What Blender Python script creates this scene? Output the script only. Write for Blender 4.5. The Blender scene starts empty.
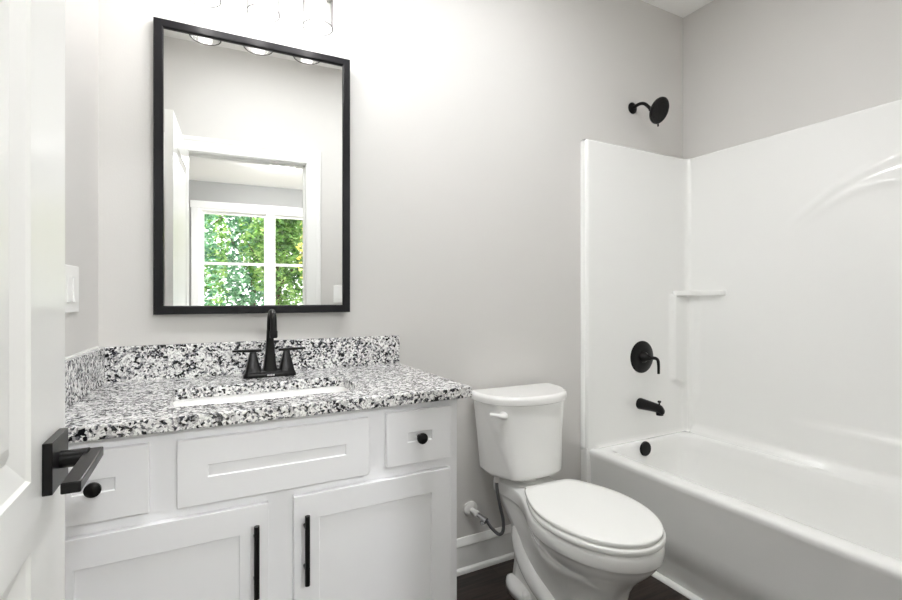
import bpy, bmesh, math, random
from mathutils import Vector, Matrix
R = math.radians
scn = bpy.context.scene
COL = scn.collection

# ------------------------------------------------------------------ camera
EYE = 1.16
cd = bpy.data.cameras.new('camera')
cam = bpy.data.objects.new('camera', cd); COL.objects.link(cam)
cam.location = (0, 0, EYE)
cam.rotation_euler = (R(90), 0, R(-27.85))
cd.sensor_width = 36.0
cd.lens = 36.0 * 473 / 902
cd.shift_y = -3.0 / 902
cd.clip_start = 0.02
scn.camera = cam

# ------------------------------------------------------------------ world, sun, exposure
SKY = .95
world = bpy.data.worlds.new('sky'); scn.world = world; world.use_nodes = True
wn = world.node_tree
for n in list(wn.nodes): wn.nodes.remove(n)
wo = wn.nodes.new('ShaderNodeOutputWorld'); bg = wn.nodes.new('ShaderNodeBackground')
bg.inputs['Color'].default_value = (0.97, 0.955, 1.0, 1); bg.inputs['Strength'].default_value = SKY
wn.links.new(bg.outputs[0], wo.inputs[0])
sd = bpy.data.lights.new('sun', 'SUN'); sd.energy = 4.5; sd.angle = R(1); sd.color = (1, .97, .9)
sun = bpy.data.objects.new('sun', sd); COL.objects.link(sun); sun.rotation_euler = (R(38), R(-14), 0)
sun.location = (0, 3, 8)
scn.view_settings.view_transform = 'Standard'; scn.view_settings.look = 'None'
scn.view_settings.gamma = 1; scn.view_settings.use_curve_mapping = False
scn.view_settings.exposure = 2.45
scn.cycles.max_bounces = 14; scn.cycles.diffuse_bounces = 8; scn.cycles.glossy_bounces = 6
scn.cycles.transparent_max_bounces = 16; scn.cycles.caustics_reflective = False; scn.cycles.caustics_refractive = False
scn.cycles.sample_clamp_indirect = 6
BULB = 9.0          # vanity bulbs' emission
FILL = 9.2          # emission of the fill discs added to the bathroom ceiling
DOME = 56.0          # bedroom ceiling lamp's emission

# ------------------------------------------------------------------ materials
def srgb(r, g, b):
    def f(c):
        c /= 255.0
        return c / 12.92 if c <= .04045 else ((c + .055) / 1.055) ** 2.4
    return (f(r), f(g), f(b), 1)
def newmat(name):
    m = bpy.data.materials.new(name); m.use_nodes = True
    return m, m.node_tree, m.node_tree.nodes['Principled BSDF']
def mat(name, col, rough=.5, metal=0, coat=0, bump=0, bscale=60, spec=None, var=0):
    m, nt, b = newmat(name)
    b.inputs['Base Color'].default_value = col; b.inputs['Roughness'].default_value = rough
    b.inputs['Metallic'].default_value = metal; b.inputs['Coat Weight'].default_value = coat
    if spec is not None: b.inputs['Specular IOR Level'].default_value = spec
    tc = nt.nodes.new('ShaderNodeTexCoord')
    nz = nt.nodes.new('ShaderNodeTexNoise'); nz.inputs['Scale'].default_value = bscale; nz.inputs['Detail'].default_value = 3
    nt.links.new(tc.outputs['Object'], nz.inputs['Vector'])
    if bump:
        bp = nt.nodes.new('ShaderNodeBump'); bp.inputs['Strength'].default_value = bump; bp.inputs['Distance'].default_value = .002
        nt.links.new(nz.outputs['Fac'], bp.inputs['Height']); nt.links.new(bp.outputs['Normal'], b.inputs['Normal'])
    if not bump: return m
    mr = nt.nodes.new('ShaderNodeMapRange')
    mr.inputs['To Min'].default_value = rough * .92; mr.inputs['To Max'].default_value = min(1, rough * 1.08)
    nt.links.new(nz.outputs['Fac'], mr.inputs['Value']); nt.links.new(mr.outputs['Result'], b.inputs['Roughness'])
    return m
M = {}
M['wall'] = mat('wall_paint', srgb(212, 210, 207), .55, bump=.12, bscale=180)
M['bedwall'] = mat('bedroom_wall_paint', srgb(174, 174, 172), .7, bump=.1, bscale=150)
M['ceil'] = mat('ceiling_paint', srgb(244, 243, 241), .8, bump=.25, bscale=90)
M['trim'] = mat('white_trim_paint', srgb(240, 240, 238), .3)
M['doorp'] = mat('white_door_paint', srgb(236, 236, 233), .28)
M['cab'] = mat('white_cabinet_lacquer', srgb(243, 243, 245), .32)
M['porc'] = mat('porcelain', srgb(241, 241, 239), .08, coat=.5)
M['seatp'] = mat('seat_plastic', srgb(240, 240, 237), .2)
M['acryl'] = mat('tub_acrylic', srgb(240, 240, 238), .09, coat=.6)
M['black'] = mat('matte_black_metal', srgb(17, 16, 16), .3, spec=.22)
M['frame'] = mat('dark_mirror_frame', srgb(24, 23, 26), .34, spec=.25)
M['chrome'] = mat('chrome', srgb(200, 200, 202), .15, metal=1)
M['nickel'] = mat('brushed_nickel', srgb(165, 163, 160), .3, metal=1)
M['plastic'] = mat('white_plastic', srgb(242, 242, 240), .3)
M['pvc'] = mat('white_pvc', srgb(232, 231, 228), .35)
M['braid'] = mat('braided_steel', srgb(120, 120, 122), .35, metal=.9, bump=1, bscale=700)
M['badge'] = mat('pale_logo', srgb(215, 215, 215), .4)
M['carpet'] = mat('bedroom_carpet', srgb(166, 164, 160), .95, bump=.8, bscale=300)
M['bark'] = mat('bark', srgb(86, 70, 56), .9, bump=.8, bscale=30)
M['soil'] = mat('leaf_litter_ground', srgb(128, 120, 104), .95, bump=.5, bscale=20)
M['caulk'] = mat('white_caulk', srgb(240, 240, 237), .4)

# mirror silver
m, nt, b = newmat('mirror_silver'); b.inputs['Metallic'].default_value = 1; b.inputs['Roughness'].default_value = .005
b.inputs['Base Color'].default_value = (.9, .91, .9, 1); M['mirror'] = m

# clear glass (thin)
def glassmat(name, refl, tint, edge=(.9, .92, .91, 1)):
    m, nt, b = newmat(name); nt.nodes.remove(b)
    out = nt.nodes['Material Output']
    tr = nt.nodes.new('ShaderNodeBsdfTransparent'); tr.inputs[0].default_value = tint
    gl = nt.nodes.new('ShaderNodeBsdfGlossy'); gl.inputs['Roughness'].default_value = .02
    lw = nt.nodes.new('ShaderNodeLayerWeight'); lw.inputs[0].default_value = .5
    pw = nt.nodes.new('ShaderNodeMath'); pw.operation = 'POWER'; pw.inputs[1].default_value = 4
    fr = nt.nodes.new('ShaderNodeMath'); fr.operation = 'MULTIPLY_ADD'; fr.inputs[1].default_value = refl; fr.inputs[2].default_value = .03
    nt.links.new(lw.outputs['Facing'], pw.inputs[0]); nt.links.new(pw.outputs[0], fr.inputs[0])
    p2 = nt.nodes.new('ShaderNodeMath'); p2.operation = 'POWER'; p2.inputs[1].default_value = 3
    nt.links.new(lw.outputs['Facing'], p2.inputs[0])
    mc = nt.nodes.new('ShaderNodeMix'); mc.data_type = 'RGBA'; mc.inputs[6].default_value = tint; mc.inputs[7].default_value = edge
    nt.links.new(p2.outputs[0], mc.inputs[0]); nt.links.new(mc.outputs[2], tr.inputs[0])
    mx = nt.nodes.new('ShaderNodeMixShader')
    nt.links.new(fr.outputs[0], mx.inputs[0]); nt.links.new(tr.outputs[0], mx.inputs[1]); nt.links.new(gl.outputs[0], mx.inputs[2])
    nt.links.new(mx.outputs[0], out.inputs[0])
    return m
M['glass'] = glassmat('shade_glass', .3, (.985, .985, .985, 1), (.35, .35, .36, 1))
M['glass_edge'] = glassmat('glass_rim_edge', .2, (.30, .30, .31, 1), (.12, .12, .12, 1))
M['pane'] = glassmat('window_glass', .3, (.97, .985, .98, 1))

def emis(name, col, s):
    m, nt, b = newmat(name)
    b.inputs['Base Color'].default_value = (1, 1, 1, 1)
    b.inputs['Emission Color'].default_value = col; b.inputs['Emission Strength'].default_value = s
    return m
M['bulb'] = emis('bulb_glow', (1, .975, .955, 1), BULB)
M['lamp'] = emis('fill_glow', (.97, .985, 1, 1), FILL)  # glow of the added bathroom fill discs
M['dome'] = emis('dome_glow', (.98, .985, 1, 1), DOME)

# dark vinyl plank floor
m, nt, b = newmat('dark_wood_planks'); L = nt.links
tc = nt.nodes.new('ShaderNodeTexCoord'); mp = nt.nodes.new('ShaderNodeMapping')
L.new(tc.outputs['Object'], mp.inputs['Vector'])
br = nt.nodes.new('ShaderNodeTexBrick'); br.offset = .37
br.inputs['Color1'].default_value = (.3, .3, .3, 1); br.inputs['Color2'].default_value = (.75, .75, .75, 1); br.inputs['Mortar'].default_value = (0, 0, 0, 1)
br.inputs['Scale'].default_value = 1; br.inputs['Mortar Size'].default_value = .0012
br.inputs['Brick Width'].default_value = 1.1; br.inputs['Row Height'].default_value = .15
L.new(mp.outputs[0], br.inputs['Vector'])
mp2 = nt.nodes.new('ShaderNodeMapping'); mp2.inputs['Scale'].default_value = (3, 45, 3)
L.new(tc.outputs['Object'], mp2.inputs['Vector'])
nz = nt.nodes.new('ShaderNodeTexNoise'); nz.inputs['Scale'].default_value = 1.6; nz.inputs['Detail'].default_value = 8; nz.inputs['Distortion'].default_value = .6
L.new(mp2.outputs[0], nz.inputs['Vector'])
cr = nt.nodes.new('ShaderNodeValToRGB'); e = cr.color_ramp.elements
e[0].position = .3; e[0].color = srgb(34, 27, 24); e[1].position = .75; e[1].color = srgb(92, 78, 70)
L.new(nz.outputs['Fac'], cr.inputs[0])
mx = nt.nodes.new('ShaderNodeMix'); mx.data_type = 'RGBA'; mx.blend_type = 'MULTIPLY'; mx.inputs[0].default_value = .8
L.new(cr.outputs[0], mx.inputs[6]); L.new(br.outputs['Color'], mx.inputs[7])
L.new(mx.outputs[2], b.inputs['Base Color']); b.inputs['Roughness'].default_value = .38
M['floor'] = m

# speckled granite
m, nt, b = newmat('speckled_granite'); L = nt.links
tc = nt.nodes.new('ShaderNodeTexCoord')
nzd = nt.nodes.new('ShaderNodeTexNoise'); nzd.inputs['Scale'].default_value = 90; nzd.inputs['Detail'].default_value = 3
L.new(tc.outputs['Object'], nzd.inputs['Vector'])
add = nt.nodes.new('ShaderNodeVectorMath'); add.operation = 'MULTIPLY_ADD'
add.inputs[1].default_value = (.012, .012, .012)
L.new(nzd.outputs['Color'], add.inputs[0]); L.new(tc.outputs['Object'], add.inputs[2])
v1 = nt.nodes.new('ShaderNodeTexVoronoi'); v1.inputs['Scale'].default_value = 175
L.new(add.outputs[0], v1.inputs['Vector'])
r1 = nt.nodes.new('ShaderNodeValToRGB'); r1.color_ramp.interpolation = 'CONSTANT'
e = r1.color_ramp.elements
e[0].position = 0; e[0].color = srgb(20, 21, 26)
e[1].position = .14; e[1].color = srgb(60, 62, 68)
for p, c in ((.22, (112, 112, 117)), (.30, (160, 159, 161)), (.40, (200, 199, 199)), (.53, (232, 231, 230)), (.74, (248, 248, 246))):
    x = e.new(p); x.color = srgb(*c)
sp = nt.nodes.new('ShaderNodeSeparateColor'); L.new(v1.outputs['Color'], sp.inputs[0])
n2 = nt.nodes.new('ShaderNodeTexNoise'); n2.inputs['Scale'].default_value = 38; n2.inputs['Detail'].default_value = 2
L.new(tc.outputs['Object'], n2.inputs['Vector'])
ma = nt.nodes.new('ShaderNodeMath'); ma.operation = 'MULTIPLY_ADD'; ma.inputs[1].default_value = .9; ma.inputs[2].default_value = -.45
L.new(n2.outputs['Fac'], ma.inputs[0])
mb = nt.nodes.new('ShaderNodeMath'); mb.operation = 'ADD'; L.new(ma.outputs[0], mb.inputs[0]); L.new(sp.outputs[0], mb.inputs[1])
L.new(mb.outputs[0], r1.inputs[0])
v2 = nt.nodes.new('ShaderNodeTexVoronoi'); v2.inputs['Scale'].default_value = 330
L.new(add.outputs[0], v2.inputs['Vector'])
s2 = nt.nodes.new('ShaderNodeSeparateColor'); L.new(v2.outputs['Color'], s2.inputs[0])
r2 = nt.nodes.new('ShaderNodeValToRGB'); r2.color_ramp.interpolation = 'CONSTANT'
e = r2.color_ramp.elements; e[0].position = 0; e[0].color = (.12, .12, .13, 1); e[1].position = .1; e[1].color = (.6, .6, .6, 1)
x = e.new(.28); x.color = (1, 1, 1, 1)
L.new(s2.outputs[1], r2.inputs[0])
mx = nt.nodes.new('ShaderNodeMix'); mx.data_type = 'RGBA'; mx.blend_type = 'MULTIPLY'; mx.inputs[0].default_value = .6
L.new(r1.outputs[0], mx.inputs[6]); L.new(r2.outputs[0], mx.inputs[7]); L.new(mx.outputs[2], b.inputs['Base Color'])
b.inputs['Roughness'].default_value = .12
M['granite'] = m

# leaves
def leafmat(name, c1, c2, c3):
    m, nt, b = newmat(name); L = nt.links
    gi = nt.nodes.new('ShaderNodeTexCoord'); nz = nt.nodes.new('ShaderNodeTexNoise'); nz.inputs['Scale'].default_value = 3.5; nz.inputs['Detail'].default_value = 6
    L.new(gi.outputs['Object'], nz.inputs['Vector'])
    cr = nt.nodes.new('ShaderNodeValToRGB'); e = cr.color_ramp.elements
    e[0].position = .35; e[0].color = srgb(*c1); e[1].position = .7; e[1].color = srgb(*c3); x = e.new(.52); x.color = srgb(*c2)
    L.new(nz.outputs['Fac'], cr.inputs[0]); L.new(cr.outputs[0], b.inputs['Base Color'])
    b.inputs['Roughness'].default_value = .5
    tl = nt.nodes.new('ShaderNodeBsdfTranslucent'); L.new(cr.outputs[0], tl.inputs[0])
    ms = nt.nodes.new('ShaderNodeMixShader'); ms.inputs[0].default_value = .4
    L.new(b.outputs[0], ms.inputs[1]); L.new(tl.outputs[0], ms.inputs[2]); L.new(ms.outputs[0], nt.nodes['Material Output'].inputs[0])
    return m
M['leafg'] = leafmat('green_leaves', (44, 84, 36), (112, 158, 76), (196, 220, 140))
M['leafb'] = leafmat('cool_green_leaves', (40, 84, 60), (100, 152, 112), (190, 222, 192))
M['leafy'] = leafmat('yellow_leaves', (140, 142, 60), (222, 210, 96), (246, 238, 160))

# ------------------------------------------------------------------ mesh helpers
def obj(name, bm, m, parent=None, smooth=False, bevel=0, seg=3, loc=None, rot=None, subsurf=0, weld=False):
    if weld: bmesh.ops.remove_doubles(bm, verts=bm.verts, dist=1e-5)
    bmesh.ops.recalc_face_normals(bm, faces=bm.faces)
    me = bpy.data.meshes.new(name); bm.to_mesh(me); bm.free()
    o = bpy.data.objects.new(name, me); COL.objects.link(o)
    me.materials.append(M[m])
    if parent: o.parent = parent
    if loc: o.location = loc
    if rot: o.rotation_euler = rot
    if bevel:
        md = o.modifiers.new('bevel', 'BEVEL'); md.width = bevel; md.segments = seg; md.limit_method = 'ANGLE'; md.angle_limit = R(40)
        md.harden_normals = False
    if subsurf:
        md = o.modifiers.new('subsurf', 'SUBSURF'); md.levels = subsurf; md.render_levels = subsurf
    if smooth or bevel:
        for p in me.polygons: p.use_smooth = True
        if bevel or smooth == 'auto':
            md = o.modifiers.new('wn', 'WEIGHTED_NORMAL') if bevel else None
            if md: md.keep_sharp = True
            try: me.set_sharp_from_angle(angle=R(40))
            except Exception: pass
    return o
def thing(name, label, cat, loc=(0, 0, 0), rot=(0, 0, 0), group=None, kind=None):
    o = bpy.data.objects.new(name, None); COL.objects.link(o); o.location = loc; o.rotation_euler = rot
    o.empty_display_size = .05
    tag(o, label, cat, group, kind); return o
def tag(o, label=None, cat=None, group=None, kind=None):
    if label: o['label'] = label
    if cat: o['category'] = cat
    if group: o['group'] = group
    if kind: o['kind'] = kind
    return o
def struct(o, label, cat): return tag(o, label, cat, kind='structure')

def box(bm, x0, x1, y0, y1, z0, z1):
    v = [bm.verts.new(p) for p in ((x0, y0, z0), (x1, y0, z0), (x1, y1, z0), (x0, y1, z0), (x0, y0, z1), (x1, y0, z1), (x1, y1, z1), (x0, y1, z1))]
    for f in ((0, 3, 2, 1), (4, 5, 6, 7), (0, 1, 5, 4), (1, 2, 6, 5), (2, 3, 7, 6), (3, 0, 4, 7)): bm.faces.new([v[i] for i in f])
    return bm
def B(*a):
    return box(bmesh.new(), *a)
def prism(bm, pts, z0, z1):
    a = [bm.verts.new((x, y, z0)) for x, y in pts]; b_ = [bm.verts.new((x, y, z1)) for x, y in pts]; n = len(pts)
    bm.faces.new(a[::-1]); bm.faces.new(b_)
    for i in range(n): bm.faces.new((a[i], a[(i + 1) % n], b_[(i + 1) % n], b_[i]))
    return bm
def loft(bm, rings, cap0=True, cap1=True, closed=True):
    vs = [[bm.verts.new(p) for p in r] for r in rings]
    n = len(rings[0])
    for a, b_ in zip(vs, vs[1:]):
        for i in range(n if closed else n - 1):
            j = (i + 1) % n; bm.faces.new((a[i], a[j], b_[j], b_[i]))
    if cap0: bm.faces.new(vs[0][::-1])
    if cap1: bm.faces.new(vs[-1])
    return bm
def lathe(bm, prof, seg=32, origin=(0, 0, 0), axis=(0, 0, 1), cap=True):
    """prof = [(radius, height along axis)]"""
    q = Vector((0, 0, 1)).rotation_difference(Vector(axis).normalized()); o = Vector(origin)
    rings = []
    for r, h in prof:
        rings.append([o + q @ Vector((r * math.cos(2 * math.pi * i / seg), r * math.sin(2 * math.pi * i / seg), h)) for i in range(seg)])
    return loft(bm, rings, cap, cap)
def smooth_path(pts, n=6):
    P_ = [Vector(p) for p in pts]; out = []
    for i in range(len(P_) - 1):
        p0 = P_[max(i - 1, 0)]; p1 = P_[i]; p2 = P_[i + 1]; p3 = P_[min(i + 2, len(P_) - 1)]
        for k in range(n):
            t = k / n
            out.append(.5 * ((2 * p1) + (-p0 + p2) * t + (2 * p0 - 5 * p1 + 4 * p2 - p3) * t * t + (-p0 + 3 * p1 - 3 * p2 + p3) * t ** 3))
    out.append(P_[-1]); return out
def tube(bm, pts, r, seg=14, flat=1.0):
    pts = [Vector(p) for p in pts]; n = len(pts)
    rs = r if isinstance(r, (list, tuple)) else [r] * n
    if len(rs) != n: rs = [rs[0] + (rs[-1] - rs[0]) * i / (n - 1) for i in range(n)]
    rings = []; up = None
    for i, p in enumerate(pts):
        t = (pts[min(i + 1, n - 1)] - pts[max(i - 1, 0)]).normalized()
        if up is None:
            up = Vector((0, 0, 1)) if abs(t.z) < .9 else Vector((1, 0, 0))
        s = t.cross(up).normalized(); up = s.cross(t).normalized()
        rings.append([p + s * math.cos(2 * math.pi * k / seg) * rs[i] + up * math.sin(2 * math.pi * k / seg) * rs[i] * flat for k in range(seg)])
    return loft(bm, rings)
def rrect(cx, cy, hx, hy, r, z, n=6):
    out = []
    for sx, sy, a0 in ((1, 1, 0), (-1, 1, 90), (-1, -1, 180), (1, -1, 270)):
        for k in range(n + 1):
            a = R(a0 + 90 * k / n)
            out.append(Vector((cx + sx * (hx - r) + r * math.cos(a), cy + sy * (hy - r) + r * math.sin(a), z)))
    return out
def sm(t):
    t = max(0, min(1, t)); return t * t * (3 - 2 * t)

D = 1.75          # back wall
XR = 2.407        # right wall
YF = 0.14         # bathroom face of the doorway wall
CE = 2.736        # ceilings
def XL(y): return -.2725 - .062 * (D - y)     # left wall runs slightly out of square

# ------------------------------------------------------------------ bathroom shell
struct(obj('floor', B(-.5, XR + .1, .02, D + .1, -.06, 0), 'floor'), 'dark brown wood plank floor of the bathroom', 'floor')
struct(obj('ceiling', B(-.5, XR + .1, .02, D + .1, CE, CE + .08), 'ceil'), 'white bathroom ceiling', 'ceiling')
struct(obj('wall_back', B(-.40, XR + .1, D, D + .1, 0, CE), 'wall'), 'light greige wall behind vanity, toilet and shower head', 'wall')
struct(obj('wall_right', B(XR, XR + .1, .113, D, 0, CE), 'wall'), 'light greige wall above the long side of the bathtub', 'wall')
bm = prism(bmesh.new(), [(XL(D), D), (XL(YF), YF), (XL(YF) - .1, YF), (XL(D) - .1, D)], 0, CE)
struct(obj('wall_left', bm, 'wall'), 'light greige side wall left of the vanity behind the open door', 'wall')
OX0, OX1, OZ = -.213, .514, 2.052           # door opening
Y0 = 0.022
bm = bmesh.new()
box(bm, XL(.1) , OX0 - .018, Y0, YF, 0, CE); box(bm, OX1 + .018, XR - .0, Y0, YF, 0, CE); box(bm, OX0 - .018, OX1 + .018, Y0, YF, OZ + .018, CE)
struct(obj('wall_front', bm, 'wall'), 'greige wall with the doorway, seen in the mirror', 'wall')

# jamb and casings of the doorway
def casing(bm, x0, x1, ztop, y, s, w):
    # profiled casing round an opening: mitred loft of a profile (offset outward, depth)
    prof = [(0, 0), (0, .010), (.006, .013), (.012, .0125), (w - .03, .0145), (w - .022, .018), (w - .004, .018), (w, .014), (w, 0)]
    rings = []
    for (px, pz, dx, dz) in ((x0, 0, -1, 0), (x0, ztop, -1, 1), (x1, ztop, 1, 1), (x1, 0, 1, 0)):
        rings.append([Vector((px + dx * a, y + s * d, pz + dz * a)) for a, d in prof])
    loft(bm, rings); return bm
bm = bmesh.new()
box(bm, OX0 - .018, OX0, Y0 - .002, YF + .002, 0, OZ); box(bm, OX1, OX1 + .018, Y0 - .002, YF + .002, 0, OZ); box(bm, OX0 - .018, OX1 + .018, Y0 - .002, YF + .002, OZ, OZ + .018)
box(bm, OX0, OX0 + .011, .058, .094, 0, OZ); box(bm, OX1 - .011, OX1, .058, .094, 0, OZ); box(bm, OX0, OX1, .058, .094, OZ - .011, OZ)
dj = struct(obj('trim_1', bm, 'trim', bevel=.001, seg=1), 'white door jamb and stop lining the bathroom doorway', 'door frame')
struct(obj('trim_2', casing(bmesh.new(), OX0 - .005, OX1 + .005, OZ + .005, YF, 1, .092), 'trim'), 'white casing around the bathroom doorway, seen in the mirror', 'trim')
struct(obj('trim_3', casing(bmesh.new(), OX0 - .005, OX1 + .005, OZ + .005, Y0, -1, .092), 'trim'), 'white casing around the doorway on the bedroom side', 'trim')
obj('strike_plate', B(OX1 - .0015, OX1 + .001, .098, .128, .92, .975), 'black', dj)

# baseboard with shoe moulding on the back wall
def baseboard(name, x0, x1, label, bm=None):
    bm = bmesh.new()
    pr = [(0, 0), (-.026, 0), (-.026, .012), (-.022, .019), (-.014, .022), (-.014, .108), (-.018, .112), (-.018, .118), (-.013, .125), (-.009, .137), (-.005, .142), (0, .142)]
    loft(bm, [[Vector((x, D + a, z)) for a, z in pr] for x in (x0, x1)])
    struct(obj(name, bm, 'trim', smooth='auto'), label, 'baseboard')
baseboard('baseboard_back', .652, 1.655, 'white moulded baseboard on the back wall behind the toilet')

# ------------------------------------------------------------------ bedroom beyond the doorway
BX0, BX1, BY = -2.3, 3.3, -3.8
struct(obj('bedroom_floor', B(BX0 - .1, BX1 + .1, BY - .1, .02, -.06, 0), 'carpet'), 'grey carpet floor of the bedroom beyond the doorway', 'floor')
struct(obj('bedroom_ceiling', B(BX0 - .1, BX1 + .1, BY - .1, .02, CE, CE + .08), 'ceil'), 'white ceiling of the bedroom seen in the mirror', 'ceiling')
struct(obj('wall_bedroom_left', B(BX0 - .1, BX0, BY, .02, 0, CE), 'bedwall'), 'grey bedroom wall on the west side', 'wall')
bm = bmesh.new()
W2 = (-3.2, -1.0, .9, 2.35)   # second window, added unseen in the side wall to let in daylight
box(bm, BX1, BX1 + .1, BY, W2[0], 0, CE); box(bm, BX1, BX1 + .1, W2[1], .02, 0, CE)
box(bm, BX1, BX1 + .1, W2[0], W2[1], 0, W2[2]); box(bm, BX1, BX1 + .1, W2[0], W2[1], W2[3], CE)
struct(obj('wall_bedroom_right', bm, 'bedwall'), 'grey bedroom side wall with an added window', 'wall')
bm = bmesh.new(); box(bm, BX0, XL(.1), Y0, Y0 + .09, 0, CE); box(bm, XR, BX1, Y0, Y0 + .09, 0, CE)
struct(obj('wall_bedroom_side', bm, 'bedwall'), 'bedroom wall around the bathroom doorway', 'wall')
WX0, WX1, WZ0, WZ1 = -.42, 1.40, .86, 2.38
bm = bmesh.new()
box(bm, BX0 - .1, WX0, BY - .12, BY, 0, CE); box(bm, WX1, BX1 + .1, BY - .12, BY, 0, CE)
box(bm, WX0, WX1, BY - .12, BY, 0, WZ0); box(bm, WX0, WX1, BY - .12, BY, WZ1, CE)
struct(obj('wall_bedroom_back', bm, 'bedwall'), 'grey bedroom wall holding the twin window', 'wall')

def make_window(name, label, x0, x1, z0, z1, rot, loc, mull):
    """double hung windows in a frame; local frame: wall inner face y=0, outside is -y"""
    w = thing(name, label, 'window', loc, rot, kind='structure')
    fr = bmesh.new(); cs = .085
    box(fr, x0, x0 + .035, -.12, 0, z0, z1); box(fr, x1 - .035, x1, -.12, 0, z0, z1)
    box(fr, x0 + .035, x1 - .035, -.12, 0, z1 - .035, z1); box(fr, x0 + .035, x1 - .035, -.12, 0, z0, z0 + .035)
    for mc in mull: box(fr, mc - .045, mc + .045, -.12, 0, z0 + .035, z1 - .035)
    obj('window_frame', fr, 'trim', w)
    c = bmesh.new()
    box(c, x0 - cs, x0 + .01, 0, .018, z0, z1 - .01); box(c, x1 - .01, x1 + cs, 0, .018, z0, z1 - .01); box(c, x0 - cs - .01, x1 + cs + .01, 0, .022, z1 - .01, z1 + cs)
    box(c, x0 - cs, x1 + cs, 0, .016, z0 - .09, z0 - .02)
    obj('casing', c, 'trim', w, bevel=.003, seg=2)
    obj('window_sill', B(x0 - cs - .02, x1 + cs + .02, -.02, .06, z0 - .022, z0 + .002), 'trim', w, bevel=.004, seg=2)
    xs = [x0 + .035] + [v for mc in mull for v in (mc - .045, mc + .045)] + [x1 - .035]
    zm = (z0 + z1) / 2 + .005
    for a, b_ in zip(xs[::2], xs[1::2]):
        for (za, zb, yo) in ((z0 + .035, zm + .018, -.045), (zm - .018, z1 - .035, -.08)):
            s = bmesh.new(); t = .03
            box(s, a, a + t, yo - .03, yo, za, zb); box(s, b_ - t, b_, yo - .03, yo, za, zb)
            box(s, a + t, b_ - t, yo - .03, yo, za, za + .036); box(s, a + t, b_ - t, yo - .03, yo, zb - .036, zb)
            so = obj('sash', s, 'trim', w)
            obj('pane', B(a + t - .004, b_ - t + .004, yo - .017, yo - .013, za + .032, zb - .032), 'pane', so)
    return w
make_window('window_1', 'white twin double-hung window with trees behind it, seen in the mirror', WX0, WX1, WZ0, WZ1, (0, 0, 0), (0, BY, 0), [.49])
make_window('fill_window', 'white bedroom side window added out of view for more daylight', -1.1, 1.1, W2[2], W2[3], (0, 0, R(90)), (BX1, -2.1, 0), [0])

# ------------------------------------------------------------------ tub and surround
TX, TY0, TY1, TZ = 1.658, .185, 1.712, .425
tub = thing('bathtub', 'white alcove bathtub with a plain flat apron beside the toilet', 'bathtub', (TX, TY1, 0))
def tubpt(x0, x1, y0, y1, r, z): 
    return rrect((x0 + x1) / 2 - TX, (y0 + y1) / 2 - TY1, (x1 - x0) / 2, (y1 - y0) / 2, r, z, 8)
X1 = 2.385
rings = [tubpt(1.676, X1, TY0, TY1, .004, 0), tubpt(1.672, X1, TY0, TY1, .004, .2), tubpt(1.664, X1, TY0, TY1, .004, .375),
         tubpt(1.659, X1, TY0, TY1, .004, .395), tubpt(1.657, X1, TY0, TY1, .005, .412), tubpt(1.661, X1, TY0, TY1, .006, .421),
         tubpt(1.671, X1, TY0, TY1, .008, TZ), tubpt(1.725, 2.345, TY0 + .05, 1.684, .07, TZ + .001), tubpt(1.737, 2.335, TY0 + .062, 1.674, .08, TZ - .004),
         tubpt(1.745, 2.328, TY0 + .07, 1.667, .085, TZ - .016), tubpt(1.752, 2.320, TY0 + .08, 1.662, .09, .35), tubpt(1.775, 2.30, TY0 + .16, 1.637, .10, .16),
         tubpt(1.79, 2.285, TY0 + .2, 1.605, .10, .115), tubpt(1.82, 2.255, TY0 + .26, 1.57, .10, .095), tubpt(1.90, 2.17, TY0 + .4, 1.5, .08, .09)]
obj('tub_body', loft(bmesh.new(), rings), 'acryl', tub, smooth=True)
bm = lathe(bmesh.new(), [(.037, 0), (.037, .006), (.034, .010), (.012, .012), (.0, .012)], 32, (1.992 - TX, 1.6635 - TY1, .391), (0, -1, .05), True)
ov = obj('overflow_plate', bm, 'black', tub, smooth='auto'); ov['label'] = 'round black overflow plate'
bm = lathe(bmesh.new(), [(.03, 0), (.03, .004), (.02, .006), (.012, .012), (0, .013)], 24, (2.04 - TX, 1.42 - TY1, .0895), (0, 0, 1))
obj('drain', bm, 'black', tub, smooth='auto')
struct(obj('trim_4', loft(bmesh.new(), [[Vector((1.676 + a, y, z)) for a, z in ((0, 0), (-.018, 0), (-.0175, .006), (-.013, .013), (-.006, .0175), (0, .018))] for y in (TY0, TY1 + .01)]), 'caulk'),
       'white quarter-round strip where the tub apron meets the floor', 'trim')

# surround: a moulded sheet with depth, following back wall, corner cove, right wall, front end
SZ0, SZ1 = TZ - .004, 1.925
path = []     # (x, y, nx, ny) front surface, normal into the shower
def arc(cx, cy, r, a0, a1, n):
    for k in range(n + 1):
        a = R(a0 + (a1 - a0) * k / n); yield cx + r * math.cos(a), cy + r * math.sin(a), a
FX, FY = 2.38, 1.705
path.append((1.640, D - .001, -1, 0)); path.append((1.640, FY + .016, -1, 0))
for x, y, a in arc(1.656, FY + .016, .016, 180, 270, 6): path.append((x, y, math.cos(a), math.sin(a)))
x = 1.68
while x < FX - .04: path.append((x, FY, 0, -1)); x += .012
for x, y, a in arc(FX - .03, FY - .03, .03, 90, 0, 10): path.append((x, y, -math.cos(a), -math.sin(a)))
y = FY - .042
while y > .24: path.append((FX, y, -1, 0)); y -= .0125
for x, y, a in arc(FX - .04, .225 + .0, .04, 0, -90, 6): path.append((x, y, -math.cos(a), -math.sin(a)))
x = FX - .06
while x > 1.67: path.append((x, .185, 0, 1)); x -= .03
path.append((1.66, .185, 0, 1))
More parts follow.
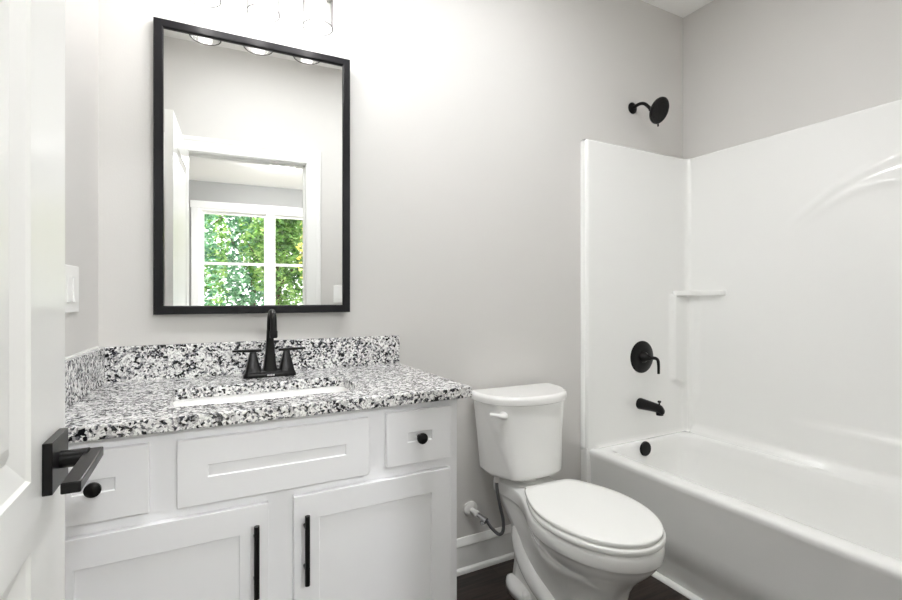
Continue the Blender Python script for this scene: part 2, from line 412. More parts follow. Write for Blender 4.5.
# moulded arcs on the right wall: spine points (y, z)
arcA = [(1.30, 1.36), (1.185, 1.490), (1.105, 1.556), (.994, 1.632), (.893, 1.680), (.795, 1.712), (.66, 1.74), (.5, 1.75), (.35, 1.74)]
arcB = [(1.25, 1.39), (1.121, 1.505), (.994, 1.580), (.893, 1.612), (.795, 1.616), (.66, 1.60), (.5, 1.55), (.35, 1.49)]
def dense(a): return [(p.x, p.y) for p in smooth_path([(u, v, 0) for u, v in a], 8)]
arcA, arcB = dense(arcA), dense(arcB)
def sdist(arcp, y, z):
    best = 9; tt = 0; sg = 1
    for i, (a, b_) in enumerate(arcp):
        d = math.hypot(a - y, b_ - z)
        if d < best:
            best = d; tt = i / len(arcp)
            j = min(i + 1, len(arcp) - 1); k = max(j - 1, 0)
            ty, tz = arcp[j][0] - arcp[k][0], arcp[j][1] - arcp[k][1]
            sg = 1 if (ty * (z - b_) - tz * (y - a)) < 0 else -1
    return best * sg, tt
def relief(x, y, z, nx, ny):
    h = 0
    if x > FX - .002 and .24 < y < FY - .03:
        if z > 1.25:
            d, t = sdist(arcA, y, z); f_ = sm((t - .03) / .3)
            h += .007 * f_ * math.exp(-(d / .016) ** 2)
            d, t = sdist(arcB, y, z); f_ = sm((t - .03) / .3)
            h += .007 * f_ * math.exp(-(d / .016) ** 2)
            h += .006 * f_ * sm((-d) / .02) * 0
        h += .012 * sm((.612 - z) / .02) * sm((1.25 - y) / .35)
        h += .022 * sm((.47 - z) / .04)
    if x > 1.70: h += .012 * max(0, 1 - (z - SZ0) / .022) ** 2
    # corner column under the shelf
    edge = 2.238 + .12 * sm((.725 - z) / .07)
    if ny < -.99 and y > 1:
        h += .018 * sm((x - edge) / .012) * sm((1.176 - z) / .012)
    elif x > FX - .045 and y > FY - .2:
        s = FY - y
        h += .018 * sm((.075 - .03 * sm((.66 - z) / .1) - s) / .03) * sm((1.176 - z) / .012) * (1 if y > 1 else 0)
    return h
zs = [SZ0, SZ0 + .004, SZ0 + .008, SZ0 + .014]
z = SZ0 + .02
while z < SZ1 - .012: zs.append(z); z += .0125
zs += [SZ1 - .012]
rows = []
for z in zs: rows.append([Vector((x + nx * relief(x, y, z, nx, ny), y + ny * relief(x, y, z, nx, ny), z)) for x, y, nx, ny in path])
for (o, z) in ((-.0015, SZ1 - .006), (-.006, SZ1 - .0015), (-.012, SZ1)):
    rows.append([Vector((x + nx * o, y + ny * o, z)) for x, y, nx, ny in path])
rows.append([Vector((min(XR - .001, x - nx * .0255) if nx < -.3 and x > 2 else x, min(D - .001, y - ny * .043) if ny < -.1 and y > 1 else (max(YF + .001, y - ny * .04) if y < 1 and ny > .3 else y), SZ1)) for x, y, nx, ny in path])
bm = bmesh.new(); loft(bm, rows, False, False, closed=False)
sur = thing('shower_surround', 'glossy white moulded tub surround panels covering the alcove walls', 'shower surround', (1.64, D, SZ0))
def rel(bm, o=(1.64, D, SZ0)):
    bmesh.ops.translate(bm, verts=bm.verts, vec=-Vector(o)); return bm
obj('surround_panel', rel(bm), 'acryl', sur, smooth=True)
obj('edge_flange', rel(B(1.640, 1.674, FY + .002, D - .001, 0.0, SZ0 + .01)), 'acryl', sur, bevel=.003)
# corner soap shelf
bm = bmesh.new(); pts = [(FX, FY)] 
sh = [(2.262, FY + .002), (2.268, FY - .02), (2.30, FY - .036), (2.335, FY - .06), (2.352, FY - .10), (2.356, FY - .17), (2.362, 1.497), (FX + .002, 1.488)]
shp = [(p.x, p.y) for p in smooth_path([(a, b_, 0) for a, b_ in sh], 4)] + [(FX + .002, FY + .002)]
prism(bm, shp, 1.168, 1.194)
obj('corner_shelf', rel(bm), 'acryl', sur, bevel=.006, seg=4)

# shower fixtures
def up(o, bm, *a, **k): return obj(o, bm, *a, **k)
SX = 2.0
t = thing('showerhead', 'round black shower head on an arm above the surround', 'shower head', (SX, D, 2.15))
up('flange', lathe(bmesh.new(), [(.030, 0), (.030, .004), (.024, .010), (.014, .014), (0, .014)], 28, (0, 0, 0), (0, -1, 0)), 'black', t, smooth='auto')
up('arm', tube(bmesh.new(), smooth_path([(0, -.005, 0), (0, -.045, .006), (0, -.08, -.006), (0, -.115, -.044)], 6), .0085), 'black', t, smooth=True)
ax = Vector((.10, -.88, -.44)).normalized(); c0 = Vector((0, -.112, -.042))
hd = up('head', lathe(bmesh.new(), [(.012, 0), (.014, .012), (.018, .02), (.035, .034), (.060, .046), (.064, .052), (.064, .060), (.060, .064), (.0, .066)], 40, c0, ax), 'black', t, smooth='auto')
fc = c0 + ax * .0655
dn = (Vector((.45, 0, -1)) - ax * ax.dot(Vector((.45, 0, -1)))).normalized()
bm = bmesh.new(); q = Vector((0, 0, 1)).rotation_difference(ax)
for rr, n in ((.012, 6), (.024, 12), (.036, 18), (.048, 24)):
    for k in range(n):
        a = 2 * math.pi * k / n; p = fc + q @ Vector((rr * math.cos(a), rr * math.sin(a), 0))
        lathe(bm, [(.0022, -.002), (.0018, .0028)], 6, p, ax)
nz_ = up('spray_nozzles', bm, 'black', hd); nz_['kind'] = 'stuff'
up('spray_lever', tube(bmesh.new(), [c0 + ax * .055 + dn * .060, c0 + ax * .058 + dn * .078], .0042, 8), 'black', t, smooth='auto')
t = thing('shower_valve', 'round black shower valve plate with hooked lever above the tub spout', 'shower valve', (2.018, FY, .850))
up('escutcheon', lathe(bmesh.new(), [(.083, 0), (.083, .004), (.078, .008), (.03, .011), (0, .011)], 48, (0, 0, 0), (0, -1, 0)), 'black', t, smooth='auto')
up('hub', lathe(bmesh.new(), [(.028, .008), (.027, .02), (.018, .03), (.012, .055), (0, .056)], 28, (0, 0, 0), (0, -1, 0)), 'black', t, smooth='auto')
up('lever', tube(bmesh.new(), smooth_path([(0, -.045, 0), (.004, -.06, .001), (.014, -.076, -.001), (.020, -.083, -.012), (.022, -.085, -.04), (.022, -.085, -.078)], 5), [.0095, .0065], 12), 'black', t, smooth=True)
t = thing('tub_spout', 'black tub spout with diverter knob below the shower valve', 'spout', (2.004, FY, .610))
bm = bmesh.new(); rings = []
for (yy, zc, rx, rz) in ((0, .0, .029, .029), (-.006, 0, .0295, .0295), (-.02, 0, .027, .028), (-.08, -.001, .0235, .0235), (-.11, -.003, .022, .022), (-.125, -.006, .0215, .021), (-.137, -.014, .017, .015), (-.141, -.02, .008, .006)):
    rings.append([Vector((rx * math.cos(2 * math.pi * k / 20), yy, zc + rz * math.sin(2 * math.pi * k / 20))) for k in range(20)])
loft(bm, rings); lathe(bm, [(.018, 0), (.017, -.022), (.013, -.022), (.013, -.018)], 20, (0, -.12, -.012), (0, 0, 1))
up('spout_body', bm, 'black', t, smooth='auto')
up('diverter_knob', lathe(bmesh.new(), [(.004, 0), (.004, .014), (.008, .016), (.009, .021), (.007, .025), (0, .025)], 16, (0, -.118, .012), (0, 0, 1)), 'black', t, smooth='auto')

# ------------------------------------------------------------------ toilet
TC = (1.210, 1.735, 0)
toi = thing('toilet', 'white two-piece elongated toilet with closed lid between vanity and tub', 'toilet', TC, (0, 0, R(-2.3)))
def interp(tab, u):
    for (a, va), (b_, vb) in zip(tab, tab[1:]):
        if u <= b_:
            t = (u - a) / (b_ - a); return va + (vb - va) * t
    return tab[-1][1]
def catint(tab, u):
    n = len(tab)
    for i in range(n - 1):
        if u <= tab[i + 1][0] or i == n - 2:
            x0, y0 = tab[i]; x1, y1 = tab[i + 1]
            m0 = (y1 - tab[max(i - 1, 0)][1]) / (x1 - tab[max(i - 1, 0)][0] + 1e-9) if i > 0 else (y1 - y0) / (x1 - x0)
            m1 = (tab[min(i + 2, n - 1)][1] - y0) / (tab[min(i + 2, n - 1)][0] - x0)
            h = x1 - x0; t = (u - x0) / h
            return (2 * t ** 3 - 3 * t ** 2 + 1) * y0 + (t ** 3 - 2 * t ** 2 + t) * h * m0 + (-2 * t ** 3 + 3 * t ** 2) * y1 + (t ** 3 - t ** 2) * h * m1
def egg(W, yb, yf, hw, z, n=26, us=None):
    """outline: half width table W over 0..~.75 then elliptical nose; y from yb (back) to yf (front, more negative)"""
    us = us or [math.sin(math.pi / 2 * k / n) for k in range(n + 1)]
    left = []; right = []
    for u in us[:-1]:
        w = W(u) * hw; y = yb + (yf - yb) * u
        right.append(Vector((w, y, z))); left.append(Vector((-w, y, z)))
    return right + [Vector((0, yf, z))] + left[::-1]
def Wegg(u, c=.45, rb=.78):
    # widest at u=c, rear half width rb, elliptical nose
    if u <= c: return rb + (1 - rb) * math.sin(math.pi / 2 * u / c)
    t = (u - c) / (1 - c); return max(0, 1 - t ** 2.15) ** .5 if t < 1 else 0
rimtab = [(0, .62), (.14, .56), (.25, .58), (.36, .73), (.48, .92), (.60, 1.0)]
def Wrim(u):
    if u <= .60: return catint(rimtab, u)
    t = (u - .60) / .40; return max(0, 1 - t ** 2.15) ** .5 if t < 1 else 0
YFRONT = -.775
def ring(z, hw, yf, yb=-.06, W=Wrim): return egg(W, yb, yf, hw, z)
rows = []
def Wped(u):     # pedestal: long narrow, rounded front
    if u <= .6: return .86 + .14 * math.sin(u / .6 * math.pi / 2)
    t = (u - .6) / .4; return max(0, 1 - t ** 2.6) ** .5 if t < 1 else 0
def Wmix(k): return lambda u: Wrim(u) * (1 - k) + Wped(u) * k
for z, hw, yf, yb, k in ((0, .122, -.675, -.165, 1), (.018, .122, -.675, -.165, 1), (.03, .112, -.667, -.170, 1), (.10, .104, -.655, -.175, 1), (.17, .104, -.655, -.175, 1), (.215, .112, -.668, -.172, .9), (.255, .132, -.695, -.165, .6),
                      (.285, .154, -.724, -.14, .3), (.31, .171, -.748, -.11, .1), (.332, .182, -.765, -.085, 0), (.344, .186, -.770, -.07, 0), (.347, .191, -.775, -.065, 0), (.351, .1925, -.777, -.062, 0), (.383, .1925, -.777, -.06, 0), (.393, .190, -.774, -.062, 0), (.398, .184, -.768, -.066, 0)):
    rows.append(ring(z, hw, yf, yb, Wmix(k)))
bowl = obj('bowl', loft(bmesh.new(), rows), 'porc', toi, smooth=True)
# sculpted trapway on both sides and foot lobes
for s in (-1, 1):
    bm = bmesh.new()
    tube(bm, smooth_path([(s * .020, -.215, .33), (s * .045, -.195, .27), (s * .062, -.200, .20), (s * .072, -.245, .145), (s * .080, -.32, .105), (s * .084, -.41, .080), (s * .080, -.50, .055), (s * .06, -.57, .04)], 6), [.050, .042], 20)
    obj('trapway', bm, 'porc', toi, smooth=True)
    bm = bmesh.new()
    rr = [[Vector((s * .095 + a * math.cos(2 * math.pi * k / 24), -.235 + b_ * math.sin(2 * math.pi * k / 24), z)) for k in range(24)] for a, b_, z in ((.042, .095, 0), (.042, .095, .02), (.039, .088, .036), (.030, .07, .046), (.012, .04, .050))]
    obj('foot', loft(bm, rr), 'porc', toi, smooth=True)
    obj('bolt_cap', lathe(bmesh.new(), [(.016, 0), (.016, .008), (.012, .016), (.004, .02), (0, .02)], 16, (s * .118, -.30, .03), (0, 0, 1)), 'plastic', toi, smooth='auto')
# seat ring and lid
def slab(W, yb, yf, hw, z0, z1, r, dome=0):
    rs = []
    c = (yb + yf) / 2
    prof = [(r * 1.0, z0), (r * .3, z0 + r * .3), (0, z0 + r), (0, z1 - r), (r * .3, z1 - r * .3), (r, z1)]
    US = [(1 - math.cos(math.pi * k / 36)) / 2 for k in range(37)]
    for ins, z in prof: rs.append(egg(W, yb - ins * .6, yf + ins, hw - ins, z, us=US))
    if dome: 
        for ins, z in ((.03, z1 + dome * .5), (.09, z1 + dome)): rs.append(egg(W, yb - ins, yf + ins, hw - ins, z, us=US))
    return loft(bmesh.new(), rs)
Wseat = lambda u: Wegg(u, .46, .58) * (.70 + .30 * math.sqrt(1 - (1 - min(1, u / .07)) ** 2))
obj('seat', slab(Wseat, -.285, -.778, .192, .398, .417, .005), 'seatp', toi, smooth=True)
obj('seat_lid', slab(Wseat, -.272, -.772, .187, .4205, .434, .004, .003), 'seatp', toi, smooth=True)
for s in (-1, 1):
    obj('hinge_cap', lathe(bmesh.new(), [(.014, 0), (.014, .016), (.011, .022), (0, .023)], 16, (s * .075, -.252, .397), (0, 0, 1)), 'seatp', toi, smooth='auto')
# tank
def tank_ring(z, wb, ws, ys, wf, yf, bow, yb=-.02, pw=.88):
    # half widths: back, side front, chamfer front; y of side front, chamfer front, bow centre
    pts = [(wb, yb), (ws, ys), (wf, yf)]
    n = 16
    front = [(wf * abs(math.cos(math.pi * k / n)) ** pw * (1 if k * 2 < n else -1 if k * 2 > n else 0), yf - bow * math.sin(math.pi * k / n) ** pw) for k in range(1, n)]
    r = [Vector((a, b_, z)) for a, b_ in pts] + [Vector((a, b_, z)) for a, b_ in front] + [Vector((-a, b_, z)) for a, b_ in pts[::-1]]
    return r
rows = [tank_ring(.424, .135, .138, -.10, .100, -.178, .026), tank_ring(.432, .156, .159, -.11, .120, -.192, .026), tank_ring(.447, .165, .168, -.115, .127, -.198, .026),
        tank_ring(.60, .179, .183, -.085, .164, -.126, .106), tank_ring(.70, .191, .195, -.065, .190, -.078, .160), tank_ring(.735, .194, .198, -.058, .197, -.062, .178)]
obj('tank', loft(bmesh.new(), rows), 'porc', toi, smooth=True, bevel=.006, seg=3)
def lidring(z, g): return tank_ring(z, .204 + g, .2085 + g, -.05, .2085 + g, -.058, .192 + g, -.015)
rows = [lidring(.730, -.004), lidring(.734, .0), lidring(.752, .002), lidring(.762, -.003), lidring(.767, -.014)]
obj('tank_lid', loft(bmesh.new(), rows), 'porc', toi, bevel=.004, seg=3)
bm = lathe(bmesh.new(), [(.019, 0), (.019, .008), (.014, .016), (.011, .026), (0, .027)], 20, (-.140, -.178, .692), (-.45, -1, 0))
lv = obj('flush_lever', bm, 'plastic', toi, smooth='auto')
tube_b = tube(bmesh.new(), smooth_path([(-.146, -.203, .693), (-.165, -.202, .694), (-.188, -.192, .698), (-.205, -.180, .700)], 4), [.015, .008], 12, .8)
obj('handle', tube_b, 'plastic', lv, smooth=True)
obj('spud', lathe(bmesh.new(), [(.05, 0), (.05, .03)], 24, (0, -.12, .396), (0, 0, 1)), 'porc', toi, smooth='auto')

# water supply
t = thing('water_supply_valve', 'white shutoff stub with round wall plate and braided hose beside toilet', 'supply valve', (1.018, D, .255))
up('escutcheon', lathe(bmesh.new(), [(.033, 0), (.032, .006), (.022, .012), (.014, .014), (0, .014)], 28, (0, 0, 0), (0, -1, 0)), 'pvc', t, smooth='auto')
up('stub_pipe', lathe(bmesh.new(), [(.010, .01), (.010, .05), (.013, .05), (.013, .066), (0, .066)], 16, (0, 0, 0), (0, -1, 0)), 'pvc', t, smooth='auto')
bm = bmesh.new(); lathe(bm, [(.0095, 0), (.0095, .03), (.011, .03), (.011, .045)], 14, (0, -.066, 0), (.35, -1, -.25))
up('valve_body', bm, 'chrome', t, smooth='auto')
up('valve_knob', lathe(bmesh.new(), [(.006, 0), (.006, .012), (.012, .014), (.013, .026), (0, .028)], 12, (.004, -.085, -.004), (.2, -.2, -1)), 'chrome', t, smooth='auto')
up('supply_hose', tube(bmesh.new(), smooth_path([(.015, -.105, -.01), (.028, -.125, -.035), (.055, -.135, -.062), (.076, -.135, -.055), (.080, -.13, -.01), (.064, -.128, .06), (.054, -.125, .12), (.052, -.125, .168)], 6), .0068, 12), 'braid', t, smooth=True)
up('coupling_nut', lathe(bmesh.new(), [(.011, 0), (.012, .012), (.010, .022)], 8, (.052, -.125, .148), (0, 0, 1)), 'pvc', t, smooth='auto')

# ------------------------------------------------------------------ vanity
VX0, VX1, VY = -.306, .650, 1.195
van = thing('vanity_cabinet', 'white shaker bathroom vanity with doors, drawers and black pulls', 'cabinet', (VX0, VY, 0))
O = Vector((VX0, VY, 0))
def vr(bm): bmesh.ops.translate(bm, verts=bm.verts, vec=-O); return bm
bm = bmesh.new()
pr = [(VX0, VY), (VX1, VY), (VX1, D - .002), (XL(D) + .002, D - .002)]
box(bm, VX1 - .018, VX1, VY + .019, D - .002, 0, .872)          # right side
prism(bm, [(VX0, VY + .019), (VX0 + .018, VY + .019), (XL(D) + .022, D - .002), (XL(D) + .003, D - .002)], 0, .872)
box(bm, VX0 + .018, VX1 - .018, VY + .02, D - .02, .10, .118)     # bottom
box(bm, XL(D) + .022, VX1 - .018, D - .014, D - .002, .1, .872)   # back
box(bm, VX0 + .018, VX1 - .018, VY + .07, VY + .085, 0, .1)      # toe kick board
# face frame
F0, F1 = VY, VY + .019
for a, b_ in ((VX0, -.267), (-.115, -.030), (.368, .447), (.607, VX1)): box(bm, a, b_, F0, F1, .72, .835)
box(bm, VX0, VX1, F0, F1, .835, .873); box(bm, VX0, VX1, F0, F1, .66, .72); box(bm, VX0, VX1, F0, F1, .1, .14)
for a, b_ in ((VX0, -.267), (.125, .212), (.607, VX1)): box(bm, a, b_, F0, F1, .14, .66)
obj('body', vr(bm), 'cab', van)
def shaker(x0, x1, z0, z1, st, th=.018, rec=.0045):
    bm = bmesh.new(); y0 = VY - th; y1 = VY - .0005
    o_ = [(x0, z0), (x1, z0), (x1, z1), (x0, z1)]; i_ = [(x0 + st, z0 + st), (x1 - st, z0 + st), (x1 - st, z1 - st), (x0 + st, z1 - st)]
    vb = [bm.verts.new((x, y1, z)) for x, z in o_]; vo = [bm.verts.new((x, y0, z)) for x, z in o_]
    vi = [bm.verts.new((x, y0, z)) for x, z in i_]; vd = [bm.verts.new((x, y0 + rec, z)) for x, z in i_]
    bm.faces.new(vb)
    for k in range(4):
        j = (k + 1) % 4
        bm.faces.new((vb[k], vb[j], vo[j], vo[k])); bm.faces.new((vo[k], vo[j], vi[j], vi[k])); bm.faces.new((vi[k], vi[j], vd[j], vd[k]))
    bm.faces.new(vd[::-1]); return vr(bm)
def pull(x, z0, z1, par):
    bm = bmesh.new(); y = VY - .018
    tube(bm, [(x, y - .030, z0), (x, y - .030, z1)], .006, 16)
    for zz in (z0 + .033, z1 - .033): tube(bm, [(x, y, zz), (x, y - .030, zz)], .0045, 12)
    o = obj('bar_pull', vr(bm), 'black', par, smooth='auto'); o['label'] = 'black bar pull'
def knob(x, z, par):
    bm = lathe(bmesh.new(), [(.006, 0), (.0055, .008), (.0065, .012), (.013, .016), (.0148, .021), (.0145, .026), (.010, .029), (0, .030)], 28, (x, VY - .018 + .0045, z), (0, -1, 0))
    o = obj('knob', vr(bm), 'black', par, smooth='auto'); o['label'] = 'round black knob'
d = obj('door', shaker(-.286, .140, .115, .679, .063), 'cab', van, bevel=.0012, seg=2); pull(.111, .480, .643, d)
d = obj('door', shaker(.197, .621, .115, .680, .060), 'cab', van, bevel=.0012, seg=2); pull(.2225, .478, .642, d)
d = obj('drawer', shaker(-.286, -.097, .706, .850, .059), 'cab', van, bevel=.0012, seg=2); knob(-.190, .778, d)
d = obj('drawer', shaker(.432, .622, .710, .853, .059), 'cab', van, bevel=.0012, seg=2); knob(.526, .780, d)
obj('false_drawer_front', shaker(-.046, .383, .702, .848, .060), 'cab', van, bevel=.0012, seg=2)

# countertop with sink opening
CZ = .903
CY = 1.169
def cut_slab(outer, inner, z0, z1):
    bm = bmesh.new(); E_ = []
    for loop in (outer, inner):
        vs = [bm.verts.new((x, y, z1)) for x, y in loop]
        E_ += [bm.edges.new((vs[i], vs[(i + 1) % len(vs)])) for i in range(len(vs))]
    r = bmesh.ops.triangle_fill(bm, edges=E_, use_beauty=True)
    fs = [g for g in r['geom'] if isinstance(g, bmesh.types.BMFace)]
    ex = bmesh.ops.extrude_face_region(bm, geom=fs)
    bmesh.ops.translate(bm, verts=[g for g in ex['geom'] if isinstance(g, bmesh.types.BMVert)], vec=(0, 0, z0 - z1))
    return bm
SXc, SYc, SHX, SHY = .168, 1.400, .234, .123
inner = [(p.x, p.y) for p in rrect(SXc, SYc, SHX, SHY, .035, 0, 8)]
outer = [(XL(CY) + .001, CY), (.686, CY), (.686, D - .001), (XL(D) + .001, D - .001)]
ct = cut_slab(outer, inner, CZ - .03, CZ)
top = obj('countertop', ct, 'granite', None, bevel=.002, seg=2)
tag(top, 'grey and black speckled granite countertop on the white vanity', 'countertop')
obj('backsplash', B(XL(D) + .001, .686, D - .021, D - .001, CZ, 1.010), 'granite', top, bevel=.0015, seg=2)
y1 = D - .0215
bm = prism(bmesh.new(), [(XL(CY + .01) + .001, CY + .01), (XL(CY + .01) + .021, CY + .01), (XL(y1) + .021, y1), (XL(y1) + .001, y1)], CZ, 1.010)
obj('side_splash', bm, 'granite', top, bevel=.0015, seg=2)
bm = prism(bmesh.new(), [(XL(CY + .01) + .0005, CY + .01), (XL(CY + .01) + .005, CY + .01), (XL(y1) + .005, y1), (XL(y1) + .0005, y1)], 1.010, 1.014)
cb = obj('caulk_line', bm, 'caulk', top); cb['label'] = 'white caulk line'

# undermount sink
def sr(hx, hy, r, z): return rrect(0, 0, hx, hy, r, z, 8)
zt = -.0305
rings = [sr(SHX + .028, SHY + .028, .05, zt - .012), sr(SHX + .030, SHY + .030, .05, zt), sr(SHX + .004, SHY + .004, .04, zt), sr(SHX, SHY, .04, zt - .006), sr(SHX - .006, SHY - .006, .045, zt - .06),
         sr(SHX - .016, SHY - .014, .05, zt - .11), sr(SHX - .04, SHY - .03, .05, zt - .128), sr(SHX - .1, SHY - .07, .03, zt - .133)]
snk = thing('sink', 'white rectangular undermount basin set in the granite countertop', 'sink', (SXc, SYc, CZ))
bm = loft(bmesh.new(), rings, False, True)
so = obj('basin', bm, 'porc', snk, smooth='auto')
obj('drain', lathe(bmesh.new(), [(.024, 0), (.024, .003), (.018, .004), (.016, .009), (0, .011)], 24, (0, .01, zt - .133), (0, 0, 1)), 'black', snk, smooth='auto')

# faucet
fx, fy = .198, 1.635
fa = thing('faucet', 'black centerset faucet with arched spout and two lever handles', 'faucet', (fx, fy, CZ + .0005), (0, 0, R(0)))
rings = [rrect(0, 0, a, b_, r, z, 5) for a, b_, r, z in ((.080, .026, .012, 0), (.080, .026, .012, .006), (.077, .024, .011, .014), (.072, .019, .01, .021), (.070, .017, .009, .022))]
obj('base', loft(bmesh.new(), rings), 'black', fa, smooth='auto')
def sq(cx, cy, h, r, z): return rrect(cx, cy, h, h, r, z, 3)
rings = [sq(0, 0, a, a * .35, z) for a, z in ((.0215, .016), (.0180, .04), (.0130, .09), (.0105, .13), (.0096, .15))]
sp_ = obj('spout', loft(bmesh.new(), rings), 'black', fa, smooth='auto')
cv = smooth_path([(0, 0, .148), (0, -.003, .178), (0, -.02, .200), (0, -.048, .209), (0, -.078, .197), (0, -.089, .168), (0, -.090, .140)], 6)
obj('gooseneck', tube(bmesh.new(), cv, [.0096, .0096], 16), 'black', sp_, smooth=True)
obj('aerator', lathe(bmesh.new(), [(.0105, 0), (.0118, .004), (.0118, .02), (.0098, .024)], 16, (0, -.090, .130), (0, 0, 1)), 'black', sp_, smooth='auto')
for s in (-1, 1):
    rings = [sq(s * .051, 0, a, a * .3, z) for a, z in ((.0235, .016), (.0205, .03), (.0135, .06), (.0095, .078), (.009, .080))]
    h = obj('handle', loft(bmesh.new(), rings), 'black', fa, smooth='auto')
    bm = bmesh.new()
    rr = [[Vector((s * a, b_, z)) for b_, z in ((-w, -t_), (w, -t_), (w, t_), (-w, t_))] for a, w, t_ in ((.026, .009, .0040), (.058, .010, .0045), (.100, .0085, .0035), (.112, .007, .003))]
    rr = [[v + Vector((0, 0, .0835 + abs(v.x) * .02)) for v in r_] for r_ in rr]
    obj('lever', loft(bm, rr), 'black', h, bevel=.0015, seg=2)
lg = bmesh.new()
for k, (a, b_) in enumerate(((-.011, -.006), (-.005, -.001), (.0, .004), (.005, .011))): box(lg, a, b_, -.0262, -.0240, .0045, .0085)
l_ = obj('logo', lg, 'badge', fa); l_['label'] = 'small pale maker mark on the base'

# ------------------------------------------------------------------ mirror: hangs slightly askew
MA = R(2.0)
p0 = Vector((-.1310, D - .026, 0)); 
MW, MZ0, MZ1 = .614, 1.105, 2.029
mir = thing('wall_mirror', 'tall rectangular wall mirror in a thin dark frame above the faucet', 'mirror', (p0.x, p0.y, MZ0), (0, 0, -MA))
mh = MZ1 - MZ0; fw = .027
prof = [(0, .024), (0, .002), (.002, 0), (fw - .004, 0), (fw, .004), (fw, .024)]
rings = []
for (cx, cz, dx, dz) in ((0, 0, 1, 1), (MW, 0, -1, 1), (MW, mh, -1, -1), (0, mh, 1, -1)):
    rings.append([Vector((cx + dx * a, d_, cz + dz * a)) for a, d_ in prof])
bm = bmesh.new(); vs = [[bm.verts.new(p) for p in r_] for r_ in rings]
for i in range(4):
    a, b_ = vs[i], vs[(i + 1) % 4]
    for k in range(len(prof)):
        j = (k + 1) % len(prof); bm.faces.new((a[k], a[j], b_[j], b_[k]))
obj('frame', bm, 'frame', mir)
obj('mirror_glass', B(fw - .003, MW - fw + .003, .008, .012, fw - .003, mh - fw + .003), 'mirror', mir)
obj('backing', B(fw - .003, MW - fw + .003, .0125, .018, fw - .003, mh - fw + .003), 'frame', mir)

# ------------------------------------------------------------------ vanity light
LZ = 2.06
lt = thing('vanity_light', 'three-bulb bath light bar with clear glass cylinders above the mirror', 'light fixture', (.175, D, 2.27))
obj('back_plate', B(-.25, .25, -.022, -.0005, -.03, .03), 'nickel', lt, bevel=.004)
for k, cx in enumerate((-.170, 0, .170)):
    cy = -.145; zb = LZ - 2.27
    obj('arm', tube(bmesh.new(), smooth_path([(cx, -.02, 0), (cx, -.09, .01), (cx, -.135, .0), (cx, -.145, -.03)], 5), .007, 12), 'nickel', lt, smooth=True)
    obj('socket', lathe(bmesh.new(), [(.0, .0), (.024, 0), (.026, -.006), (.026, -.03), (.018, -.034), (.017, -.07), (0, -.07)], 24, (cx, cy, -.025), (0, 0, 1), False), 'nickel', lt, smooth='auto')
    ro, ri, zt_ = .050, .0475, zb + .155
    bm = lathe(bmesh.new(), [(.012, zt_), (ro - .01, zt_), (ro - .002, zt_ - .003), (ro, zt_ - .01), (ro, zb), (ro - .001, zb - .001), (ri, zb), (ri, zt_ - .008), (ri - .006, zt_ - .004), (.012, zt_ - .004)], 40, (cx, cy, 0), (0, 0, 1), False)
    obj('glass_shade', bm, 'glass', lt, smooth='auto')
    bm = bmesh.new(); n_ = 48; rr_ = .0014
    ringp = [[Vector((cx + (ro - .0012 + rr_ * math.cos(2 * math.pi * j / 8)) * math.cos(2 * math.pi * i / n_), cy + (ro - .0012 + rr_ * math.cos(2 * math.pi * j / 8)) * math.sin(2 * math.pi * i / n_), zb - .0006 + rr_ * math.sin(2 * math.pi * j / 8))) for j in range(8)] for i in range(n_)]
    ringp.append(ringp[0]); loft(bm, ringp, False, False)
    obj('shade_rim', bm, 'glass_edge', lt, smooth=True, weld=True)
    b0 = -.095
    pr_ = [(0, b0 + .001), (.013, b0), (.0135, b0 - .014), (.018, b0 - .03), (.0225, b0 - .052), (.0235, b0 - .068), (.020, b0 - .086), (.012, b0 - .097), (0, b0 - .100)]
    bb = obj('bulb', lathe(bmesh.new(), pr_, 24, (cx, cy, 0), (0, 0, 1), False), 'bulb', lt, smooth=True); bb['label'] = 'glowing bulb'

for lx, ly, lab in ((.20, .90, 'added thin white disc fill light on the bathroom ceiling nearest the vanity'), (1.02, .95, 'added thin white disc fill light on the bathroom ceiling nearest the bathtub')):  # fill discs added above the view to brighten the bathroom
    t = thing('ceiling_light', lab, 'ceiling light', (lx, ly, CE), group='added fill lights on the bathroom ceiling')
    obj('lamp_base', lathe(bmesh.new(), [(.18, 0), (.18, -.022), (.176, -.026), (.163, -.026), (.160, -.020), (0, -.020)], 40, (0, 0, 0), (0, 0, 1)), 'plastic', t, smooth='auto')
    obj('fill_lens', lathe(bmesh.new(), [(.159, -.0205), (.159, -.0225), (0, -.0235)], 40, (0, 0, 0), (0, 0, 1)), 'lamp', t, smooth='auto')

# ------------------------------------------------------------------ switches
def plate(name, label, gangs, loc, rz):
    w = .070 + .046 * (gangs - 1)
    t = thing(name, label, 'light switch', loc, (0, 0, rz))
    bm = bmesh.new(); box(bm, -w / 2, w / 2, -.006, -.0003, -.0585, .0585)
    obj('plate', bm, 'plastic', t, bevel=.0025, seg=3)
    for g in range(gangs):
        cx = (g - (gangs - 1) / 2) * .046
        bm = bmesh.new(); vs = [Vector((cx - .0165, -.006, -.033)), Vector((cx + .0165, -.006, -.033)), Vector((cx + .0165, -.006, .033)), Vector((cx - .0165, -.006, .033))]
        box(bm, cx - .0165, cx + .0165, -.0085, -.005, -.033, .033)
        for v in bm.verts:
            if v.co.y < -.008 and v.co.z > 0: v.co.y = -.0065
            elif v.co.y < -.008: v.co.y = -.0105
        obj('rocker', bm, 'plastic', t, bevel=.0008, seg=2)
    return t
yc = 1.478
plate('light_switch', 'white two-gang switch plate on the left wall beside the open door', 2, (XL(yc), yc, 1.180), R(90) - math.atan(.062))
plate('light_switch', 'white single switch plate beside the doorway casing, seen in the mirror', 1, (.732, YF, 1.180), R(180))

